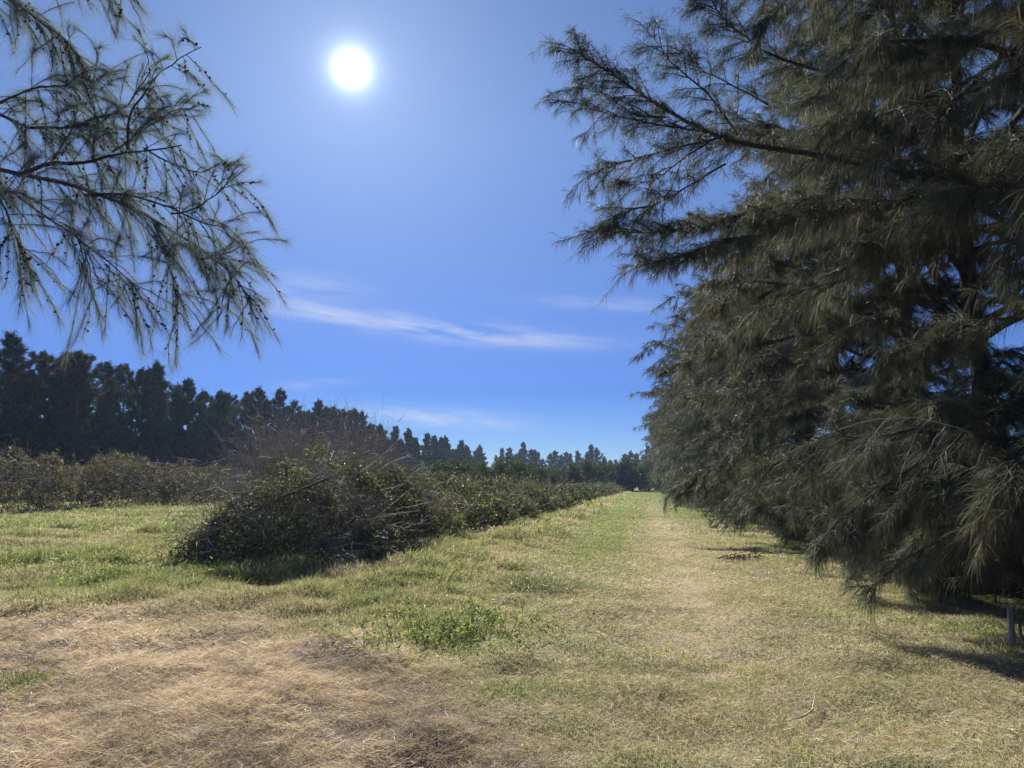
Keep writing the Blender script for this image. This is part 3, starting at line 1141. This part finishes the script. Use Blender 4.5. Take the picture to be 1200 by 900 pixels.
# second, lower layer of shrubs under the left windbreak
def shrub(name, seed, Rr, H, n, size, pal, mat=None, trunk=True):
    r = np.random.default_rng(2500 + seed)
    root = empty(name)
    gl, gt = Geo(), Geo()
    nc = 34
    dirs = unit(r.normal(size=(nc, 3)) * np.array([1, 1, .8]) + np.array([0, 0, .05]))
    cen = dirs * np.array([Rr, Rr, H * .48]) * r.uniform(.55, .95, nc)[:, None] + np.array([0, 0, H * .5])
    siz = r.uniform(.28, .5, nc) * Rr * .75
    idx = r.integers(0, nc, n)
    d = unit(r.normal(size=(n, 3)))
    P = cen[idx] + d * (siz[idx] * r.random(n) ** .4)[:, None]
    P[:, 2] = np.maximum(P[:, 2], .05)
    tone = r.uniform(.7, 1.35, nc)[idx]
    leaves(gl, P, d + r.normal(size=d.shape) * .6 + np.array([0, 0, .3]), size * r.uniform(.6, 1.3, n), pick(pal, n, r=r) * tone[:, None], r, asp=.5)
    for q in range(4):
        e = cen[q]
        tube(gt, [np.array([0, 0, -.1]), np.array([e[0] * .15, e[1] * .15, H * .25]), e], [.09, .07, .03], 6)
    gt.build("trunk", M_BARK, root)
    gl.build("crown", mat or M_CITRUS, root)
    return root


CIT = [(.045, .065, .025), (.06, .085, .03), (.032, .048, .02), (.08, .095, .04)]
ORC = [shrub("orchard_tree", i, 2.0 + .15 * i, 3.3 + .12 * i, 9000, .17, CIT) for i in range(3)]
used = []
GO = "standing orchard trees beyond the brush"
rr = np.random.default_rng(55)
cells = []
for iu, u in enumerate((-13.5, -18.5, -23.5, -28.5, -33.5, -38.5)):
    v = 64 + rr.uniform(-3, 3) + (0 if iu < 3 else (iu - 2) * 10)
    vend = 235 if iu == 0 else (150 if iu == 1 else v + 40)
    while v < vend:
        cells.append((u + rr.normal() * .3, v, iu))
        v += rr.uniform(3.4, 4.6)
first = {}
for u, v, iu in cells:
    src = ORC[int(rr.integers(0, 3))]
    o = src if src not in used else copy_tree(src)
    used.append(src)
    x, y = xy(u, v)
    o.location = (x, y, 0)
    o.rotation_euler = (0, 0, rr.uniform(0, 6.28))
    s = rr.uniform(.82, 1.1)
    o.scale = (s, s, s)
    c = first.get(iu, 0)
    first[iu] = c + 1
    if iu == 0 and c < 3:
        lb = ORD[c] + " round green orchard tree of the row nearest the lane"
    elif iu == 0:
        lb = "round orchard tree further along the row nearest the lane"
    elif iu < 4 and c == 0:
        lb = "front green orchard tree of the %s row from the lane" % ORD[iu]
    else:
        lb = "green orchard tree in the mass behind the front trees"
    tag(o, lb, "tree", GO)

for k, (u, v) in enumerate(((-13, 120), (-10.2, 118), (-7.6, 131), (-4.8, 134), (-2.2, 133), (.6, 135), (3.2, 136), (-11.5, 127), (-6, 141), (-1, 143), (2, 144))):
    o = copy_tree(ORC[k % 3])
    x, y = xy(u, v)
    o.location = (x, y, 0)
    o.rotation_euler = (0, 0, rr.uniform(0, 6.28))
    s = rr.uniform(1.1, 1.45) if u < -4 else rr.uniform(1.3, 1.75)
    o.scale = (s, s, s * rr.uniform(.95, 1.15))
    tag(o, "dark bushy tree closing the far end of the grass lane", "tree", "trees closing the lane")

US = [shrub("understorey_shrub", 30 + i, 2.6, 7.2, 9000, .3, [(.03, .038, .024), (.042, .048, .03), (.024, .03, .02)], M_FAR) for i in range(2)]
used = []
d = 50
while d < 175:
    src = US[int(rr.integers(0, 2))]
    o = src if src not in used else copy_tree(src)
    used.append(src)
    x = (wb_u + 1.8) / LY + d * LX / LY + rr.normal() * .6
    o.location = (x, d, 0)
    o.rotation_euler = (0, 0, rr.uniform(0, 6.28))
    s = rr.uniform(.75, 1.15)
    o.scale = (s, s, s)
    tag(o, "dark shrub filling the foot of the left background windbreak", "shrub", "shrubs under the left windbreak")
    d += rr.uniform(2.8, 4.2)

# ------------------------------------------------------------------ grass
def in_pile(x, y):
    u, v = uv(x, y)
    a = (np.abs(u + 6.9) < 1.5) & (v > 12.6)
    b = (np.abs(u + 33) < 2.3) & (v > 24)
    return a | b


def scatter(d0, d1, dens, r, side=.86, pad=2.6):
    n = int(dens * (d1 - d0) * ((d0 + d1) * side + 2 * pad))
    y = np.sqrt(r.uniform(d0 ** 2, d1 ** 2, n))
    x = r.uniform(-1, 1, n) * (y * side + pad)
    k = ~in_pile(x, y)
    return x[k], y[k]


def blades(g, d0, d1, dens, w, r, hs=1.0):
    x, y = scatter(d0, d1, dens, r)
    z = zones(x, y)
    n = len(x)
    u, v = z['u'], z['v']
    patch = fbm(x / 1.3 + 3, y / 1.3, 21)
    fine = vn(x / .35, y / .35, 25)
    h = .05 * z['lane'] + .055 * z['hay'] + (.15 + .22 * sstep(.45, .8, patch)) * z['verge']
    h = h * (1 - .6 * z['track']) + .05 * sstep(2.2, 3.6, u) * sstep(4, 9, v)
    # tall tufts in the rough
    h = h * r.uniform(.55, 1.35, n) * (.55 + .9 * fine) * hs
    keep = r.random(n) > .75 * z['track']
    keep &= r.random(n) > .92 * sstep(4.6, 6.0, u)
    bare = sstep(.55, .68, fbm(x / .5, y / .5, 50)) * np.clip(z['hay'] + .35 * z['lane'], 0, 1)
    keep &= r.random(n) > .72 * bare
    swath = fbm((x * .8 + y * .6) / .5, (y * .8 - x * .6) / 2.2, 53)
    # colours by patch
    gp = np.clip(.24 * z['verge'] * (.3 + 1.7 * sstep(.42, .66, patch)) * 1.5 + z['lush'] * .85 + .5 * sstep(.48, .75, .5 * patch + .5 * fbm(x / .45, y / .7, 27)) * z['lane'] + .10 * z['hay'] + .30 * z['lane'], 0, .95)
    gp = np.clip(gp + .15 * sstep(9, 14, y) * sstep(-4, -8, x), 0, .9)
    for (cx_, cy_, rad_, amp_) in ((-.55, 7.9, 1.0, .6), (-1.3, 9.0, 1.1, .5), (-6.0, 11.4, 1.6, .55), (-.2, 5.9, .6, .35), (-8.5, 14.5, 2.5, .35)):
        gp = gp + amp_ * np.exp(-((x - cx_) ** 2 + (y - cy_) ** 2) / rad_ ** 2) * (.4 + fine)
    isg = r.random(n) < np.clip(gp * (1 - .7 * z['track']), 0, .92)
    dry = pick([STRAW, PALE, PINK, BROWN, (.33, .28, .17)], n, [.24, .26, .24, .08, .18], r)
    grn = pick([GREEN, (.26, .26, .15), DGREEN, (.22, .27, .11), (.36, .37, .25)], n, [.17, .27, .11, .19, .26], r)
    col = np.where(isg[:, None], grn, dry)
    tk = (z['track'] * .7)[:, None]
    col = col * (1 - tk) + np.array((.47, .38, .28)) * tk * r.uniform(.7, 1.3, (n, 1))
    pk = z['hay'][:, None]
    col = col * (1 - .5 * pk) + np.array((.57, .445, .42)) * .5 * pk * r.uniform(.6, 1.35, (n, 1))
    col = col * (1 + ((.42 + 1.12 * swath) - 1) * np.clip(z['hay'] + .4 * z['lane'], 0, 1))[:, None]
    wind = np.array([.25, -.35, 0])
    D = r.normal(size=(n, 3)) * np.array([.55, .55, .2]) + np.array([0, 0, 1.0]) + wind * (.5 + z['verge'][:, None] * .6)
    # the mown hay lies nearly flat, combed in swathes
    flat = (r.random(n) < .75 * z['hay'] + .38 * z['lane']) & ~isg
    ad = vn(x / .7, y / .7, 33) * 11 + r.normal(size=n) * 2.0
    Df = np.stack([np.cos(ad), np.sin(ad), r.uniform(-.1, .6, n)], 1)
    D = np.where(flat[:, None], Df, D)
    h = np.where(flat, r.uniform(.03, .10, n) * (1 + .4 * z['hay']) * min(hs, 1.4), h)
    micro = fbm(x / .13, y / .13, 37, 2)
    zz = gz(x, y) + np.where(flat, r.random(n) ** 1.3 * .075 * sstep(.3, .75, micro) * (.4 + fine), -.004)
    P = np.stack([x, y, zz], 1)[keep]
    strands(g, P, D[keep], h[keep], w * r.uniform(.7, 1.4, keep.sum()) * np.where(isg[keep], 1.25, .8), np.where(flat, .0, .35)[keep], col[keep], .06, r)


rg = np.random.default_rng(99)
g = Geo()
blades(g, 2.6, 7.0, 11500, .0031, rg)
blades(g, 7.0, 12.0, 5200, .0046, rg)
blades(g, 12.0, 22.0, 1700, .0078, rg, 1.1)
tag(g.build("grass", M_GRASS), "short dry and green grass of the lane and clearing", "grass", kind="stuff")
g = Geo()
blades(g, 22.0, 45.0, 330, .017, rg, 1.25)
blades(g, 45.0, 150.0, 30, .05, rg, 1.5)
tag(g.build("distant_grass", M_GRASS), "grass of the far lane and clearing", "grass", kind="stuff")

# leafy green weeds in the rough strip
GWD = "green weed clumps in the rough grass"
rw = np.random.default_rng(66)


def weed(label, px, py, R0, H, n, pal, ls=.055, tuft=False):
    d = ray(px, py)
    p = np.array([0, 0, EYE]) - d * (EYE / d[2])
    x, y = p[0], p[1]
    root = Geo()
    c = 44
    a = rw.uniform(0, 6.28, c)
    rad = R0 * 2.3 * rw.random(c) ** .8
    for k in range(c):
        b = np.array([rad[k] * math.cos(a[k]), rad[k] * math.sin(a[k]), 0])
        top = b * 1.25 + np.array([rw.normal() * .05, rw.normal() * .05, H * rw.uniform(.5, 1.1)])
        tube(root, [b, (b + top) / 2 + rw.normal(size=3) * .01, top], [.004, .003, .002], 3, (.10, .14, .05))
        m = n // c
        f = rw.random(m)[:, None]
        P = b * (1 - f) + top * f + rw.normal(size=(m, 3)) * .045
        P[:, 2] = np.maximum(P[:, 2], .02)
        leaves(root, P, rw.normal(size=(m, 3)) * .7 + np.array([0, 0, .8]), ls * rw.uniform(.5, 1.3, m), pick(pal, m, r=rw), rw, asp=.4)
    if tuft:
        root = Geo()
        m = n * 5
        q = R0 * 1.7 * rw.random(m) ** .8 * rw.uniform(.3, 1.15, m)
        aa = rw.uniform(0, 6.28, m)
        P = np.stack([q * np.cos(aa), q * np.sin(aa), np.zeros(m)], 1)
        D = np.stack([np.cos(aa) * q / R0 * .6, np.sin(aa) * q / R0 * .6, np.ones(m)], 1) + rw.normal(size=(m, 3)) * .35
        strands(root, P, D, H * .8 * rw.uniform(.4, 1.5, m), .006, .5, pick(pal, m, r=rw), .06, rw)
    o = root.build("weed_clump", M_GRASS)
    o.location = (x, y, float(gz(x, y)))
    tag(o, label, "weed", GWD)


WG = [(.17, .25, .07), (.22, .30, .10), (.13, .19, .06), (.28, .32, .14)]
WD = [(.13, .16, .075), (.19, .21, .11), (.30, .29, .18)]
weed("brightest green leafy weed clump, between the brush heap and the lane", 552, 738, .38, .22, 620, WG)
weed("bright green weeds low in the grass below the brush heap", 468, 752, .30, .16, 380, WG)
weed("green leafy weeds left of the brush heap in the clearing", 152, 690, .8, .34, 900, WG)
weed("dark weedy tuft at the left front foot of the brush heap", 245, 690, .6, .30, 700, WD, tuft=True)
weed("grey green weed mound beside the lane's rough edge", 620, 690, .55, .28, 700, WD, tuft=True)
weed("small green weeds at the right foot of the brush heap", 500, 690, .35, .26, 420, WG)
weed("weed tuft in the hay near the bottom left corner", 28, 800, .28, .16, 420, WD, tuft=True)
weed("weeds hugging the brush windrow's grassy edge further on", 610, 640, .6, .35, 600, WD)
weed("tall green weeds in the clearing near the far windrow", 285, 618, .9, .5, 700, WG)

# litter on the grass
gp = Geo()
P = np.array([at(955, 815, 5.8), at(952, 832, 5.5), at(944, 842, 5.3), at(930, 850, 5.15)])
P[:, 2] = gz(P[:, 0], P[:, 1]) + .06
tube(gp, P, [.004, .006, .006, .003], 5, (.42, .36, .28))
tag(gp.build("fallen_stick", M_STICK), "thin pale crooked stick lying on the grass in the foreground", "stick")
for lb, px, py, rad in (("small brown patch of dead leaves on the lane by the right row", 868, 656, .42),):
    d = ray(px, py)
    p = np.array([0, 0, EYE]) - d * (EYE / d[2])
    n = 170
    a, q = rw.uniform(0, 6.28, n), rad * rw.random(n)
    x, y = p[0] + q * np.cos(a) * 1.3, p[1] + q * np.sin(a)
    g = Geo()
    leaves(g, np.stack([x, y, gz(x, y) + .04 + .05 * rw.random(n)], 1), rw.normal(size=(n, 3)) * .5 + np.array([0, 0, 1]), .07, pick([(.20, .14, .11), (.26, .19, .15), (.14, .10, .08)], n, r=rw), rw)
    tag(g.build("leaf_litter", M_STICK), lb, "leaf litter")

# ------------------------------------------------------------------ thickets added to darken the foot of the row, and the air
def thicket(seed):
    r = np.random.default_rng(3300 + seed)
    root = empty("added_shade_thicket")
    gw, gl = Geo(), []
    for q in range(13):
        a = q * 2.39996
        p = np.array([math.cos(a), math.sin(a), 0]) * r.uniform(.05, .75)
        d = np.array([math.cos(a) * .5, math.sin(a) * .5, 1.0]) + r.normal(size=3) * .25
        P = p + unit(d) * (np.linspace(0, 1, 6) * r.uniform(.8, 2.0))[:, None]
        dress_limb(gw, gl, P, r, 110, .0055, .22, 6, .08, (.3, .65), .014, side_n=5, droop=.35)
    gw.build("branches", M_BARK, root)
    flush(gl, r).build("crown", M_NEEDLE, root)
    return root


SG = [thicket(i) for i in range(3)]
used = []
d = 8.6
k = 0
while d < 60:
    src = SG[k % 3]
    o = src if src not in used else copy_tree(src)
    used.append(src)
    u = (4.75 if k % 3 < 2 and d > 9.5 else 6.4) + rr.normal() * .3
    x = u / LY + d * LX / LY
    o.location = (x, d, 0)
    o.rotation_euler = (0, 0, rr.uniform(0, 6.28))
    s = rr.uniform(.75, 1.2)
    o.scale = (s, s, s)
    tag(o, "dark low thicket added to deepen the shade at the feet of the right-hand casuarinas", "shrub", "thickets added under the right-hand row")
    d += rr.uniform(.6, 1.1) * (1 if d < 30 else 1.4)
    k += 1

x = -2.0
while x < 62:
    src = US[int(rr.integers(0, 2))]
    o = copy_tree(src)
    o.location = (x, 282 + 6 * rr.random(), 0)
    o.rotation_euler = (0, 0, rr.uniform(0, 6.28))
    sc = rr.uniform(.85, 1.2)
    o.scale = (sc, sc, sc * .8)
    tag(o, "distant dark bush at the foot of the row closing the field", "shrub", "bushes under the far row")
    x += rr.uniform(1.0, 1.7)

g = Geo()
a, b, c0, c1, z0, z1 = -1650., 1650., -450., 1850., -1.2, 21.
g.add([(a, c0, z0), (b, c0, z0), (b, c1, z0), (a, c1, z0), (a, c0, z1), (b, c0, z1), (b, c1, z1), (a, c1, z1)],
      [(0, 3, 2, 1), (4, 5, 6, 7), (0, 1, 5, 4), (1, 2, 6, 5), (2, 3, 7, 6), (3, 0, 4, 7)])
mh = bpy.data.materials.new("thin_air")
mh.use_nodes = True
nn_ = mh.node_tree.nodes
nn_.clear()
ho = nn_.new("ShaderNodeOutputMaterial")
hv = nn_.new("ShaderNodeVolumePrincipled")
hv.inputs["Color"].default_value = (.50, .70, 1.0, 1)
hv.inputs["Density"].default_value = HAZE
hv.inputs["Anisotropy"].default_value = .2
mh.node_tree.links.new(hv.outputs[0], ho.inputs["Volume"])
tag(g.build("haze", mh), kind="stuff")
